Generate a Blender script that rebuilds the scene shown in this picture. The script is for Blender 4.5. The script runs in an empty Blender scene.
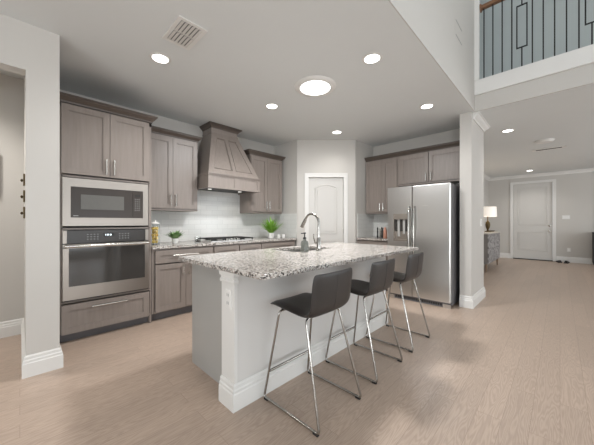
import bpy, bmesh, math, random
from mathutils import Vector, Matrix
random.seed(7)
PI = math.pi
S = bpy.context.scene
C = S.collection
CH = 2.75            # kitchen / hall ceiling height

# ------------------------------------------------------------------ camera
cam = bpy.data.objects.new('camera', bpy.data.cameras.new('camera')); C.objects.link(cam)
cam.data.sensor_width = 36.0
cam.data.lens = 36.0 * 270 / 594
cam.data.clip_start = 0.02
cam.location = (0, 0, 1.2)
cam.rotation_euler = (PI/2, 0, math.radians(44.25 - 90))
S.camera = cam

# ------------------------------------------------------------------ world, exposure, large lights
S.view_settings.view_transform = 'Standard'
S.view_settings.look = 'None'
S.view_settings.gamma = 1.0
S.view_settings.use_curve_mapping = False
S.view_settings.exposure = 0.0
W = bpy.data.worlds.new('sky'); S.world = W; W.use_nodes = True
bg = W.node_tree.nodes['Background']; bg.inputs[0].default_value = (0.80, 0.90, 1.0, 1); bg.inputs[1].default_value = 1.2

def area(name, loc, rot, sx, sy, power, col=(1, 1, 1)):
    l = bpy.data.lights.new(name, 'AREA'); l.shape = 'RECTANGLE'; l.size = sx; l.size_y = sy
    l.energy = power; l.color = col
    o = bpy.data.objects.new(name, l); C.objects.link(o); o.location = loc; o.rotation_euler = rot
    return o
# daylight arriving through the tall living-room windows behind the camera
DAY = (0.93, 0.97, 1.0)
area('window_daylight', (-4.04, -1.4, 1.55), (0, -PI/2, 0), 2.3, 4.0, 36, DAY)
area('window_daylight', (-4.04, -1.4, 4.3), (0, -PI/2, 0), 1.6, 4.0, 12, DAY)
area('window_daylight', (0.6, -5.04, 1.55), (PI/2, 0, 0), 5.0, 2.3, 6, DAY)
area('window_daylight', (0.6, -5.04, 4.3), (PI/2, 0, 0), 5.0, 1.6, 25, DAY)
area('window_daylight', (8.0, -5.04, 1.55), (PI/2, 0, 0), 4.0, 2.3, 175, DAY)  # added lamp at an unseen window, lifts the dark hall
area('loft_window_daylight', (5.3, -5.04, 4.4), (PI/2, 0, 0), 1.4, 1.6, 72, (0.95, 0.98, 1))  # added out-of-view lamp that brightens the loft
# added upward fill lamps, low at the windows, to brighten the ceilings
area('ground_bounce_daylight', (-4.03, -1.4, 0.75), (0, -PI/2-math.radians(42), 0), 1.0, 4.0, 165, DAY)
area('ground_bounce_daylight', (0.6, -5.03, 0.75), (PI/2+math.radians(42), 0, 0), 5.0, 1.0, 98, DAY)

# ------------------------------------------------------------------ materials
def srgb(r, g, b):
    f = lambda c: (c/255/12.92) if c/255 <= 0.04045 else ((c/255+0.055)/1.055)**2.4
    return (f(r), f(g), f(b), 1)
def mat(name, col, rough=0.5, metal=0.0, bump=0, bscale=80, vary=0.0, vscale=6, **kw):
    m = bpy.data.materials.new(name); m.use_nodes = True
    nt = m.node_tree; b = nt.nodes['Principled BSDF']
    b.inputs['Base Color'].default_value = col
    b.inputs['Roughness'].default_value = rough
    b.inputs['Metallic'].default_value = metal
    for k, v in kw.items(): b.inputs[k.replace('_', ' ')].default_value = v
    tc = nt.nodes.new('ShaderNodeTexCoord')
    if vary:
        n = nt.nodes.new('ShaderNodeTexNoise'); n.inputs['Scale'].default_value = vscale; n.inputs['Detail'].default_value = 4
        nt.links.new(tc.outputs['Object'], n.inputs['Vector'])
        mx = nt.nodes.new('ShaderNodeMix'); mx.data_type = 'RGBA'
        mx.inputs[6].default_value = tuple(c*(1-vary) for c in col[:3]) + (1,)
        mx.inputs[7].default_value = tuple(min(1, c*(1+vary)) for c in col[:3]) + (1,)
        nt.links.new(n.outputs['Fac'], mx.inputs[0]); nt.links.new(mx.outputs[2], b.inputs['Base Color'])
    if bump:
        n = nt.nodes.new('ShaderNodeTexNoise'); n.inputs['Scale'].default_value = bscale; n.inputs['Detail'].default_value = 3
        nt.links.new(tc.outputs['Object'], n.inputs['Vector'])
        bp = nt.nodes.new('ShaderNodeBump'); bp.inputs['Strength'].default_value = bump; bp.inputs['Distance'].default_value = 0.002
        nt.links.new(n.outputs['Fac'], bp.inputs['Height']); nt.links.new(bp.outputs[0], b.inputs['Normal'])
    return m

M = {}
M['wall'] = mat('wall_paint', srgb(196, 192, 186), 0.6, bump=0.12, bscale=160, vary=0.012)
M['ceiling'] = mat('ceiling_paint', srgb(216, 218, 217), 0.75, bump=0.1, bscale=120, vary=0.01)
M['white'] = mat('white_trim_paint', srgb(222, 220, 216), 0.35, vary=0.01)
M['doorpaint'] = mat('door_paint', srgb(204, 201, 196), 0.45, vary=0.01)
M['cabdark'] = mat('dark_stained_crown', srgb(86, 76, 69), 0.42, vary=0.06)  # crown mouldings a darker tone than the cabinet fronts
M['islandwall'] = mat('island_wall_paint', srgb(210, 207, 203), 0.55, vary=0.012)
M['endpanel'] = mat('grey_panel_paint', srgb(166, 164, 160), 0.4, vary=0.02)
M['black'] = mat('black_metal', srgb(34, 33, 32), 0.45, 0.3, vary=0.05)
M['darkgap'] = mat('dark_gasket', srgb(28, 26, 26), 0.7, vary=0.05)
M['chrome'] = mat('chrome', srgb(168, 165, 160), 0.2, 1.0, vary=0.02, vscale=30)
M['nickel'] = mat('brushed_nickel', srgb(214, 212, 206), 0.24, 1.0, vary=0.03, vscale=40)
M['ovenglass'] = mat('oven_glass', srgb(62, 60, 58), 0.08, 0.0, vary=0.08, vscale=3, Specular_IOR_Level=0.9)
M['ovenpanel'] = mat('oven_panel_glass', srgb(58, 55, 53), 0.25, vary=0.05, Specular_IOR_Level=0.35)
M['mwglass'] = mat('microwave_glass', srgb(66, 60, 56), 0.25, vary=0.05, Specular_IOR_Level=0.35)
M['mwscreen'] = mat('microwave_window_mesh', srgb(98, 96, 91), 0.3, vary=0.08, vscale=30)
M['ink'] = mat('printed_grey_marks', srgb(150, 150, 148), 0.5, vary=0.05)
M['leather'] = mat('grey_brown_leather', srgb(50, 46, 44), 0.38, bump=0.35, bscale=220, vary=0.07)
M['seam'] = mat('leather_seam', srgb(64, 60, 58), 0.6, vary=0.05)
M['rubber'] = mat('black_rubber', srgb(32, 28, 27), 0.7, vary=0.05)
M['green'] = mat('leaf_green', srgb(128, 178, 60), 0.5, vary=0.35, vscale=20)
M['sage'] = mat('leaf_sage', srgb(122, 154, 98), 0.5, vary=0.35, vscale=20)
M['ceramic'] = mat('white_ceramic', srgb(236, 234, 230), 0.25, vary=0.01)
M['yellow'] = mat('lemon_skin', srgb(244, 208, 110), 0.4, bump=0.3, bscale=90, vary=0.1, vscale=8)
M['wax'] = mat('dark_wax', srgb(74, 66, 60), 0.5, vary=0.08)
M['pink'] = mat('pink_copper', srgb(206, 150, 128), 0.35, 0.4, vary=0.06)
M['rail'] = mat('brown_wood_rail', srgb(122, 88, 62), 0.4, vary=0.25, vscale=14)
M['loftwall'] = mat('loft_wall_paint', srgb(182, 187, 185), 0.7, vary=0.012)
M['bronze'] = mat('aged_bronze', srgb(92, 78, 54), 0.35, 0.8, vary=0.1)
M['legwood'] = mat('pale_brown_wood', srgb(132, 110, 90), 0.5, vary=0.12)
M['topwood'] = mat('pale_stone_top', srgb(190, 184, 176), 0.4, vary=0.05)
M['shoe'] = mat('black_shoe_leather', srgb(26, 25, 25), 0.45, vary=0.1)
M['picture'] = mat('grey_picture_print', srgb(136, 132, 126), 0.5, vary=0.2, vscale=12)
M['basin'] = mat('sink_steel', srgb(196, 194, 190), 0.3, 1.0, vary=0.05)

def glassy(name, col, rough=0.02, alpha=0.35):
    m = mat(name, col, rough, vary=0.01); b = m.node_tree.nodes['Principled BSDF']
    b.inputs['Transmission Weight'].default_value = 1.0; b.inputs['IOR'].default_value = 1.3
    return m
M['glass'] = glassy('clear_glass', (0.95, 0.97, 0.97, 1))
M['smoke'] = glassy('smoky_glass', srgb(186, 190, 184), 0.12); M['smoke'].node_tree.nodes['Principled BSDF'].inputs['Transmission Weight'].default_value = 0.75

def emit(name, col, strength):
    m = bpy.data.materials.new(name); m.use_nodes = True
    b = m.node_tree.nodes['Principled BSDF']; b.inputs['Base Color'].default_value = (0.8, 0.8, 0.8, 1)
    b.inputs['Emission Color'].default_value = col; b.inputs['Emission Strength'].default_value = strength
    return m
M['lens'] = emit('lamp_lens', (1, 0.97, 0.92, 1), 6)
M['tube'] = emit('skylight_diffuser', (0.97, 0.99, 1, 1), 5)
M['hoodlens'] = emit('hood_lens', (1, 0.96, 0.9, 1), 1.5)
M['shade'] = emit('linen_lampshade', (1.0, 0.86, 0.70, 1), 0.5)
M['digits'] = emit('display_digits', (0.75, 0.9, 1, 1), 1.6)

def cabinet_paint():                       # stained taupe maple, vertical grain
    m = mat('taupe_stained_wood', srgb(138, 127, 120), 0.38)
    nt = m.node_tree; b = nt.nodes['Principled BSDF']
    tc = nt.nodes.new('ShaderNodeTexCoord'); mp = nt.nodes.new('ShaderNodeMapping')
    mp.inputs['Scale'].default_value = (26, 26, 2.2)
    n = nt.nodes.new('ShaderNodeTexNoise'); n.inputs['Scale'].default_value = 1.5; n.inputs['Detail'].default_value = 5
    cr = nt.nodes.new('ShaderNodeValToRGB')
    cr.color_ramp.elements[0].position = 0.3; cr.color_ramp.elements[0].color = srgb(132, 122, 115)
    cr.color_ramp.elements[1].position = 0.7; cr.color_ramp.elements[1].color = srgb(141, 131, 124)
    L = nt.links.new
    L(tc.outputs['Object'], mp.inputs[0]); L(mp.outputs[0], n.inputs['Vector']); L(n.outputs['Fac'], cr.inputs[0]); L(cr.outputs[0], b.inputs['Base Color'])
    return m
M['cab'] = cabinet_paint()
M['kick'] = mat('toe_kick', srgb(104, 102, 104), 0.5, vary=0.05)

def steel():
    m = mat('stainless_steel', srgb(214, 213, 211), 0.27, 1.0)
    nt = m.node_tree; b = nt.nodes['Principled BSDF']
    tc = nt.nodes.new('ShaderNodeTexCoord'); mp = nt.nodes.new('ShaderNodeMapping')
    mp.inputs['Scale'].default_value = (3, 3, 260)
    n = nt.nodes.new('ShaderNodeTexNoise'); n.inputs['Scale'].default_value = 1.0; n.inputs['Detail'].default_value = 3
    mr = nt.nodes.new('ShaderNodeMapRange'); mr.inputs[3].default_value = 0.26; mr.inputs[4].default_value = 0.31
    L = nt.links.new
    L(tc.outputs['Object'], mp.inputs[0]); L(mp.outputs[0], n.inputs['Vector']); L(n.outputs['Fac'], mr.inputs[0]); L(mr.outputs[0], b.inputs['Roughness'])
    return m
M['steel'] = steel()
M['ovensteel'] = mat('oven_stainless', srgb(172, 164, 156), 0.38, 1.0, vary=0.04, vscale=2)

def granite(big=1.0):
    m = mat('speckled_granite', (0.7, 0.7, 0.7, 1), 0.2)
    nt = m.node_tree; b = nt.nodes['Principled BSDF']; L = nt.links.new
    tc = nt.nodes.new('ShaderNodeTexCoord')
    nz = nt.nodes.new('ShaderNodeTexNoise'); nz.inputs['Scale'].default_value = 60; nz.inputs['Detail'].default_value = 2
    ad = nt.nodes.new('ShaderNodeVectorMath'); ad.operation = 'MULTIPLY_ADD'
    L(tc.outputs['Object'], nz.inputs['Vector']); L(nz.outputs['Color'], ad.inputs[0]); ad.inputs[1].default_value = (0.012,)*3; L(tc.outputs['Object'], ad.inputs[2])
    v = nt.nodes.new('ShaderNodeTexVoronoi'); v.inputs['Scale'].default_value = 75*big; L(ad.outputs[0], v.inputs['Vector'])
    sep = nt.nodes.new('ShaderNodeSeparateColor'); L(v.outputs['Color'], sep.inputs[0])
    cr = nt.nodes.new('ShaderNodeValToRGB'); cr.color_ramp.interpolation = 'CONSTANT'
    els = [(0, (30, 29, 29)), (0.14, (98, 93, 90)), (0.26, (154, 143, 134)), (0.40, (196, 189, 182)), (0.62, (212, 207, 201)), (0.88, (172, 163, 155))]
    cr.color_ramp.elements[0].color = srgb(*els[0][1])
    cr.color_ramp.elements[1].position = els[1][0]; cr.color_ramp.elements[1].color = srgb(*els[1][1])
    for p, c in els[2:]:
        e = cr.color_ramp.elements.new(p); e.color = srgb(*c)
    L(sep.outputs[0], cr.inputs[0])
    n2 = nt.nodes.new('ShaderNodeTexNoise'); n2.inputs['Scale'].default_value = 14; n2.inputs['Detail'].default_value = 5; L(tc.outputs['Object'], n2.inputs['Vector'])
    c2 = nt.nodes.new('ShaderNodeValToRGB'); c2.color_ramp.elements[0].position = 0.60; c2.color_ramp.elements[0].color = (0, 0, 0, 1); c2.color_ramp.elements[1].position = 0.68; c2.color_ramp.elements[1].color = (0.7,)*3 + (1,)
    L(n2.outputs['Fac'], c2.inputs[0])
    mx = nt.nodes.new('ShaderNodeMix'); mx.data_type = 'RGBA'; mx.inputs[7].default_value = srgb(70, 66, 64)
    v2 = nt.nodes.new('ShaderNodeTexVoronoi'); v2.inputs['Scale'].default_value = 120*big; L(ad.outputs[0], v2.inputs['Vector'])
    s2 = nt.nodes.new('ShaderNodeSeparateColor'); L(v2.outputs['Color'], s2.inputs[0])
    gt = nt.nodes.new('ShaderNodeMath'); gt.operation = 'GREATER_THAN'; gt.inputs[1].default_value = 0.62; L(s2.outputs[1], gt.inputs[0])
    mu = nt.nodes.new('ShaderNodeMath'); mu.operation = 'MULTIPLY'; L(gt.outputs[0], mu.inputs[0]); L(c2.outputs[0], mu.inputs[1])
    L(mu.outputs[0], mx.inputs[0]); L(cr.outputs[0], mx.inputs[6]); L(mx.outputs[2], b.inputs['Base Color'])
    return m
M['granite'] = granite(1.75)

def wood_floor():
    m = mat('pale_oak_floor', (0.5, 0.4, 0.3, 1), 0.36)
    nt = m.node_tree; b = nt.nodes['Principled BSDF']; L = nt.links.new; N = nt.nodes.new
    tc = N('ShaderNodeTexCoord')
    br = N('ShaderNodeTexBrick')
    br.offset = 0.37; br.offset_frequency = 2
    br.inputs['Scale'].default_value = 1.0; br.inputs['Mortar Size'].default_value = 0.0014; br.inputs['Mortar Smooth'].default_value = 0.6
    br.inputs['Brick Width'].default_value = 1.25; br.inputs['Row Height'].default_value = 0.127; br.inputs['Bias'].default_value = 0.0
    br.inputs['Color1'].default_value = (0, 0, 0, 1); br.inputs['Color2'].default_value = (1, 1, 1, 1); br.inputs['Mortar'].default_value = (0.5, 0.5, 0.5, 1)
    L(tc.outputs['Object'], br.inputs['Vector'])
    # per-plank offset of the grain
    sep = N('ShaderNodeSeparateColor'); L(br.outputs['Color'], sep.inputs[0])
    cb = N('ShaderNodeCombineXYZ'); mm = N('ShaderNodeMath'); mm.operation = 'MULTIPLY'; mm.inputs[1].default_value = 37; L(sep.outputs[0], mm.inputs[0]); L(mm.outputs[0], cb.inputs[0]); L(mm.outputs[0], cb.inputs[2])
    mp = N('ShaderNodeMapping'); mp.inputs['Scale'].default_value = (1.0, 9.0, 1.0); L(tc.outputs['Object'], mp.inputs[0])
    ad = N('ShaderNodeVectorMath'); L(mp.outputs[0], ad.inputs[0]); L(cb.outputs[0], ad.inputs[1])
    # cathedral grain: contour lines of stretched noise
    n1 = N('ShaderNodeTexNoise'); n1.inputs['Scale'].default_value = 1.5; n1.inputs['Detail'].default_value = 2.0; n1.inputs['Roughness'].default_value = 0.45; L(ad.outputs[0], n1.inputs['Vector'])
    m2 = N('ShaderNodeMath'); m2.operation = 'MULTIPLY'; m2.inputs[1].default_value = 120; L(n1.outputs['Fac'], m2.inputs[0])
    sn = N('ShaderNodeMath'); sn.operation = 'SINE'; L(m2.outputs[0], sn.inputs[0])
    mr = N('ShaderNodeMapRange'); mr.inputs[1].default_value = -1; mr.inputs[2].default_value = 1; L(sn.outputs[0], mr.inputs[0])
    n3 = N('ShaderNodeTexNoise'); n3.inputs['Scale'].default_value = 14; n3.inputs['Detail'].default_value = 4; L(ad.outputs[0], n3.inputs['Vector'])
    cr = N('ShaderNodeValToRGB')
    cr.color_ramp.elements[0].position = 0.0; cr.color_ramp.elements[0].color = srgb(162, 142, 127)
    cr.color_ramp.elements[1].position = 1.0; cr.color_ramp.elements[1].color = srgb(191, 171, 155)
    av = N('ShaderNodeMath'); av.operation = 'ADD'
    h1 = N('ShaderNodeMath'); h1.operation = 'MULTIPLY'; h1.inputs[1].default_value = 0.46; L(mr.outputs[0], h1.inputs[0])
    h2 = N('ShaderNodeMath'); h2.operation = 'MULTIPLY'; h2.inputs[1].default_value = 0.54; L(n3.outputs['Fac'], h2.inputs[0])
    L(h1.outputs[0], av.inputs[0]); L(h2.outputs[0], av.inputs[1]); L(av.outputs[0], cr.inputs[0])
    # plank-to-plank tone
    pl = N('ShaderNodeMapRange'); pl.inputs[3].default_value = 0.95; pl.inputs[4].default_value = 1.04; L(sep.outputs[0], pl.inputs[0])
    mx = N('ShaderNodeMix'); mx.data_type = 'RGBA'; mx.blend_type = 'MULTIPLY'; mx.inputs[0].default_value = 1.0; L(cr.outputs[0], mx.inputs[6]); L(pl.outputs[0], mx.inputs[7])
    mo = N('ShaderNodeMix'); mo.data_type = 'RGBA'; mo.inputs[7].default_value = srgb(146, 127, 112); L(br.outputs['Fac'], mo.inputs[0]); L(mx.outputs[2], mo.inputs[6])
    L(mo.outputs[2], b.inputs['Base Color'])
    rr = N('ShaderNodeMapRange'); rr.inputs[3].default_value = 0.30; rr.inputs[4].default_value = 0.42; L(av.outputs[0], rr.inputs[0]); L(rr.outputs[0], b.inputs['Roughness'])
    bp = N('ShaderNodeBump'); bp.inputs['Strength'].default_value = 0.25; bp.inputs['Distance'].default_value = 0.002; L(av.outputs[0], bp.inputs['Height']); L(bp.outputs[0], b.inputs['Normal'])
    return m
M['floor'] = wood_floor()

def tile():
    m = mat('white_subway_tile', srgb(214, 214, 210), 0.2)
    nt = m.node_tree; b = nt.nodes['Principled BSDF']; L = nt.links.new; N = nt.nodes.new
    tc = N('ShaderNodeTexCoord'); sx = N('ShaderNodeSeparateXYZ'); L(tc.outputs['Object'], sx.inputs[0])
    s = N('ShaderNodeMath'); s.operation = 'ADD'; L(sx.outputs[0], s.inputs[0]); L(sx.outputs[1], s.inputs[1])
    cb = N('ShaderNodeCombineXYZ'); L(s.outputs[0], cb.inputs[0]); L(sx.outputs[2], cb.inputs[1])
    br = N('ShaderNodeTexBrick'); br.inputs['Scale'].default_value = 1; br.inputs['Mortar Size'].default_value = 0.0022; br.inputs['Brick Width'].default_value = 0.2; br.inputs['Row Height'].default_value = 0.078
    br.inputs['Color1'].default_value = srgb(212, 212, 208); br.inputs['Color2'].default_value = srgb(220, 219, 215); br.inputs['Mortar'].default_value = srgb(198, 197, 193)
    L(cb.outputs[0], br.inputs['Vector']); L(br.outputs['Color'], b.inputs['Base Color'])
    return m
M['tile'] = tile()

def chevron():                             # woven zig-zag front of the hall console
    m = mat('zigzag_front', (0.5, 0.5, 0.5, 1), 0.5)
    nt = m.node_tree; b = nt.nodes['Principled BSDF']; L = nt.links.new; N = nt.nodes.new
    tc = N('ShaderNodeTexCoord'); n = N('ShaderNodeTexNoise'); n.inputs['Scale'].default_value = 3; L(tc.outputs['Object'], n.inputs['Vector'])
    w = N('ShaderNodeTexWave'); w.wave_type = 'BANDS'; w.bands_direction = 'DIAGONAL'; w.inputs['Scale'].default_value = 4.2; w.inputs['Distortion'].default_value = 7; w.inputs['Detail'].default_value = 1; w.inputs['Detail Scale'].default_value = 2.2
    L(tc.outputs['Object'], w.inputs['Vector'])
    cr = N('ShaderNodeValToRGB'); cr.color_ramp.elements[0].position = 0.35; cr.color_ramp.elements[0].color = srgb(96, 92, 92); cr.color_ramp.elements[1].position = 0.6; cr.color_ramp.elements[1].color = srgb(172, 168, 166)
    L(w.outputs['Fac'], cr.inputs[0]); L(cr.outputs[0], b.inputs['Base Color'])
    return m
M['zigzag'] = chevron()

# ------------------------------------------------------------------ mesh helpers
class MB:
    def __init__(s): s.bm = bmesh.new()
    def box(s, x0, x1, y0, y1, z0, z1, bev=0):
        r = bmesh.ops.create_cube(s.bm, size=1)
        vs = r['verts']
        for v in vs:
            v.co = Vector((x0 + (v.co.x+.5)*(x1-x0), y0 + (v.co.y+.5)*(y1-y0), z0 + (v.co.z+.5)*(z1-z0)))
        if bev:
            es = list({e for v in vs for e in v.link_edges})
            bmesh.ops.bevel(s.bm, geom=es, offset=bev, segments=2, affect='EDGES', profile=0.6)
        return s
    def hexa(s, pts):                      # 8 points: bottom loop then top loop
        v = [s.bm.verts.new(p) for p in pts]
        for f in ((3,2,1,0), (4,5,6,7), (0,1,5,4), (1,2,6,5), (2,3,7,6), (3,0,4,7)):
            s.bm.faces.new([v[i] for i in f])
        return s
    def prism(s, poly, axis, a, b):        # extrude a 2-D outline along an axis
        def p3(u, w, t): return {'x': (t, u, w), 'y': (u, t, w), 'z': (u, w, t)}[axis]
        A = [s.bm.verts.new(p3(u, w, a)) for u, w in poly]; B = [s.bm.verts.new(p3(u, w, b)) for u, w in poly]
        n = len(poly)
        s.bm.faces.new(A[::-1]); s.bm.faces.new(B)
        for i in range(n): s.bm.faces.new((A[i], A[(i+1) % n], B[(i+1) % n], B[i]))
        return s
    def lathe(s, prof, c=(0, 0, 0), n=24, axis='z'):
        rings = []
        for r, h in prof:
            ring = []
            for k in range(n):
                t = 2*PI*k/n; u, w = max(r, 1e-4)*math.cos(t), max(r, 1e-4)*math.sin(t)
                p = {'z': (u, w, h), 'y': (u, h, w), 'x': (h, u, w)}[axis]
                ring.append(s.bm.verts.new((p[0]+c[0], p[1]+c[1], p[2]+c[2])))
            rings.append(ring)
        for a, b in zip(rings, rings[1:]):
            for k in range(n): s.bm.faces.new((a[k], a[(k+1) % n], b[(k+1) % n], b[k]))
        s.bm.faces.new(rings[0][::-1]); s.bm.faces.new(rings[-1])
        return s
    def tube(s, pts, r, n=10, closed=False):
        pts = [Vector(p) for p in pts]; rings = []; N = len(pts)
        up = None
        for i, p in enumerate(pts):
            a = pts[(i-1) % N] if (closed or i) else p; b = pts[(i+1) % N] if (closed or i < N-1) else p
            d = (b-a).normalized()
            if up is None:
                up = d.orthogonal().normalized()
            up = (up - d*up.dot(d)).normalized(); w = d.cross(up)
            rr = r[i] if isinstance(r, (list, tuple)) else r
            rings.append([s.bm.verts.new(p + rr*(math.cos(2*PI*k/n)*up + math.sin(2*PI*k/n)*w)) for k in range(n)])
        pr = list(zip(rings, rings[1:])) + ([(rings[-1], rings[0])] if closed else [])
        for a, b in pr:
            for k in range(n): s.bm.faces.new((a[k], a[(k+1) % n], b[(k+1) % n], b[k]))
        if not closed: s.bm.faces.new(rings[0][::-1]); s.bm.faces.new(rings[-1])
        return s
    def build(s, name, m, parent=None, smooth=False, loc=None):
        bmesh.ops.recalc_face_normals(s.bm, faces=s.bm.faces)
        me = bpy.data.meshes.new(name); s.bm.to_mesh(me); s.bm.free()
        me.materials.append(M[m] if isinstance(m, str) else m)
        o = bpy.data.objects.new(name, me); C.objects.link(o)
        if smooth:
            for p in me.polygons: p.use_smooth = True
            try: me.set_sharp_from_angle(angle=math.radians(35))
            except Exception: pass
        if parent: o.parent = parent
        if loc: o.location = loc
        return o

def fillet(pts, rad, seg=5):
    pts = [Vector(p) for p in pts]; out = [pts[0]]
    for i in range(1, len(pts)-1):
        a, b, c = pts[i-1], pts[i], pts[i+1]
        p = b + (a-b).normalized()*rad; q = b + (c-b).normalized()*rad
        for k in range(seg+1):
            t = k/seg; out.append((1-t)**2*p + 2*t*(1-t)*b + t*t*q)
    out.append(pts[-1]); return out

def tag(o, label=None, cat=None, group=None, kind=None):
    if label: o['label'] = label
    if cat: o['category'] = cat
    if group: o['group'] = group
    if kind: o['kind'] = kind
    return o
def thing(name, label, cat, loc=(0, 0, 0), rz=0, group=None):
    o = bpy.data.objects.new(name, None); C.objects.link(o); o.location = loc; o.rotation_euler = (0, 0, rz)
    o.empty_display_size = 0.1
    return tag(o, label, cat, group)
def struct(o): o['kind'] = 'structure'; return o
def copy_thing(o, parent=None):
    c = o.copy(); C.objects.link(c); c.parent = parent
    for ch in list(o.children):
        copy_thing(ch, c)
    return c

# ------------------------------------------------------------------ structure
struct(MB().box(-4.2, 13.2, -5.2, 4.4, -0.1, 0).build('floor', 'floor'))
struct(MB().box(-4.0, 5.30, 0.86, 4.30, CH, 3.15).box(4.46, 12.6, -5.0, 0.8599, CH, 3.15).box(5.30, 12.6, 0.86, 2.0, CH, 3.15).build('ceiling', 'ceiling'))
struct(MB().box(-4.2, 12.6, -5.2, 4.4, 5.6, 5.7).build('ceiling_upper', 'ceiling'))
# oven wall, with the hallway beyond the opening on the left
struct(MB().box(-2.0, 3.62, 4.17, 4.30, 0, CH).build('wall_oven_side', 'wall'))
# the wall that ends in the left pillar; opening header beside it
struct(MB().box(0.032, 0.23, 2.97, 4.169, 0, CH).build('wall_left', 'wall'))
struct(MB().box(-0.9, 0.032, 2.97, 3.10, 2.385, CH).build('wall_left_header', 'wall'))
struct(MB().box(-4.0, -0.9, 2.97, 3.10, 0, CH).build('wall_left_far', 'wall'))
struct(MB().box(-2.0, -1.9, 3.10, 4.17, 0, CH).build('wall_hallway_end', 'wall'))
# pantry: short return, diagonal with the door, short return
PA = Vector((3.62, 3.52)); PB = Vector((4.38, 2.74)); dd = (PB-PA).normalized(); nn = Vector((dd.y, -dd.x))
if nn.x > 0: nn = -nn
def diag_pt(t, off=0.0): p = PA + dd*t + nn*off; return (p.x, p.y)
DL = (PB-PA).length
def diag_box(mb, t0, t1, o0, o1, z0, z1):
    a, b_, c, d = diag_pt(t0, o0), diag_pt(t1, o0), diag_pt(t1, o1), diag_pt(t0, o1)
    return mb.hexa([(a[0], a[1], z0), (b_[0], b_[1], z0), (c[0], c[1], z0), (d[0], d[1], z0), (a[0], a[1], z1), (b_[0], b_[1], z1), (c[0], c[1], z1), (d[0], d[1], z1)])
D0, D1 = 0.215, 0.865
mb = MB().box(3.62, 3.74, 3.53, 4.17, 0, CH).box(4.40, 5.05, 2.74, 2.86, 0, CH)
diag_box(mb, 0, D0, 0, -0.1, 0, CH); diag_box(mb, D1, DL, 0, -0.1, 0, CH); diag_box(mb, D0, D1, 0, -0.1, 2.045, CH)
struct(mb.build('wall_pantry', 'wall'))
struct(MB().box(5.06, 5.2, 1.04, 2.86, 0, CH).build('wall_fridge_side', 'wall'))
struct(MB().box(4.40, 5.24, 0.885, 1.03, 0, CH).build('wall_column', 'wall'))
struct(MB().box(5.20, 11.5, 1.80, 1.92, 0, CH).build('wall_hall_left', 'wall'))
# far hall wall with a hole for the front door
FD0, FD1 = 0.16, 1.12
struct(MB().box(11.5, 11.62, FD1, 1.80, 0, CH).box(11.5, 11.62, -0.67, FD0, 0, CH).box(11.5, 11.62, FD0, FD1, 2.46, CH)
       .box(12.4, 12.5, -5.0, -0.67, 0, CH).box(11.62, 12.4, -0.67, -0.55, 0, CH).build('wall_hall_end', 'wall'))
# upper wall above the kitchen ceiling edge
struct(MB().box(-4.0, 4.438, 0.852, 0.98, 3.15, 5.6).box(-4.0, 4.438, 0.852, 0.8595, CH, 3.1499).build('wall_upper', 'wall'))
struct(MB().box(4.46, 6.2, 2.0, 2.1, 3.15, 5.6).box(6.1, 6.2, -5.0, 2.0, 3.15, 5.6).build('wall_loft', 'loftwall'))
# loft edge: fascia board and its thicker upper board
struct(MB().box(4.44, 4.459, -5.0, 0.858, CH, 3.15).build('trim_loft_fascia', 'wall'))
struct(MB().box(4.415, 4.4399, -5.0, 0.858, 2.97, 3.17).box(4.44, 4.62, -5.0, 0.858, 3.1501, 3.17).build('trim_loft_edge', 'white'))
struct(MB().box(4.41, 4.47, 0.80, 0.858, 3.171, 5.6).build('trim_loft_jamb', 'white'))
# living-room shell behind the camera, with window openings
def wall_with_windows(name, along, at_, a0, a1, wins, thick):
    mb = MB(); cuts = sorted({a0, a1} | {w[0] for w in wins} | {w[1] for w in wins})
    for u0, u1 in zip(cuts, cuts[1:]):
        hz = sorted((w[2], w[3]) for w in wins if w[0] <= u0 and w[1] >= u1); z = 0
        for h0, h1 in hz + [(5.6, 5.6)]:
            if h0 > z:
                if along == 'y': mb.box(at_-thick, at_, u0, u1, z, h0)
                else: mb.box(u0, u1, at_-thick, at_, z, h0)
            z = h1
    return struct(mb.build(name, 'wall'))
w1 = [(-3.4+1.4*k, -2.2+1.4*k, z0, z1) for k in range(3) for z0, z1 in ((0.4, 2.7), (3.5, 5.1))]
w2 = [(-1.9+1.75*k, -0.4+1.75*k, z0, z1) for k in range(3) for z0, z1 in ((0.4, 2.7), (3.5, 5.1))] + [(6.2, 7.9, 0.4, 2.7), (8.1, 9.8, 0.4, 2.7), (4.65, 5.95, 3.6, 5.2)]  # last three openings added for the hall and loft fill lamps
wall_with_windows('wall_living_side', 'y', -4.0, -5.0, 2.97, w1, 0.14)
wall_with_windows('wall_living_rear', 'x', -5.0, -4.14, 12.4, w2, 0.14)
k = 1
for w in w1 + w2:
    a, b_, z0, z1 = w; mb = MB(); f = 0.05; mid = (a+b_)/2; zm = (z0+z1)/2
    def bar(u0, u1, q0, q1):
        if w in w1: mb.box(-4.0, -3.97, u0, u1, q0, q1)
        else: mb.box(u0, u1, -5.0, -4.97, q0, q1)
    bar(a-f, a+f*.2, z0-f, z1+f); bar(b_-f*.2, b_+f, z0-f, z1+f); bar(a, b_, z0-f, z0+f*.2); bar(a, b_, z1-f*.2, z1+f); bar(mid-.015, mid+.015, z0, z1); bar(a, b_, zm-.015, zm+.015)
    struct(mb.build('window_%d' % k, 'white')); k += 1

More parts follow.
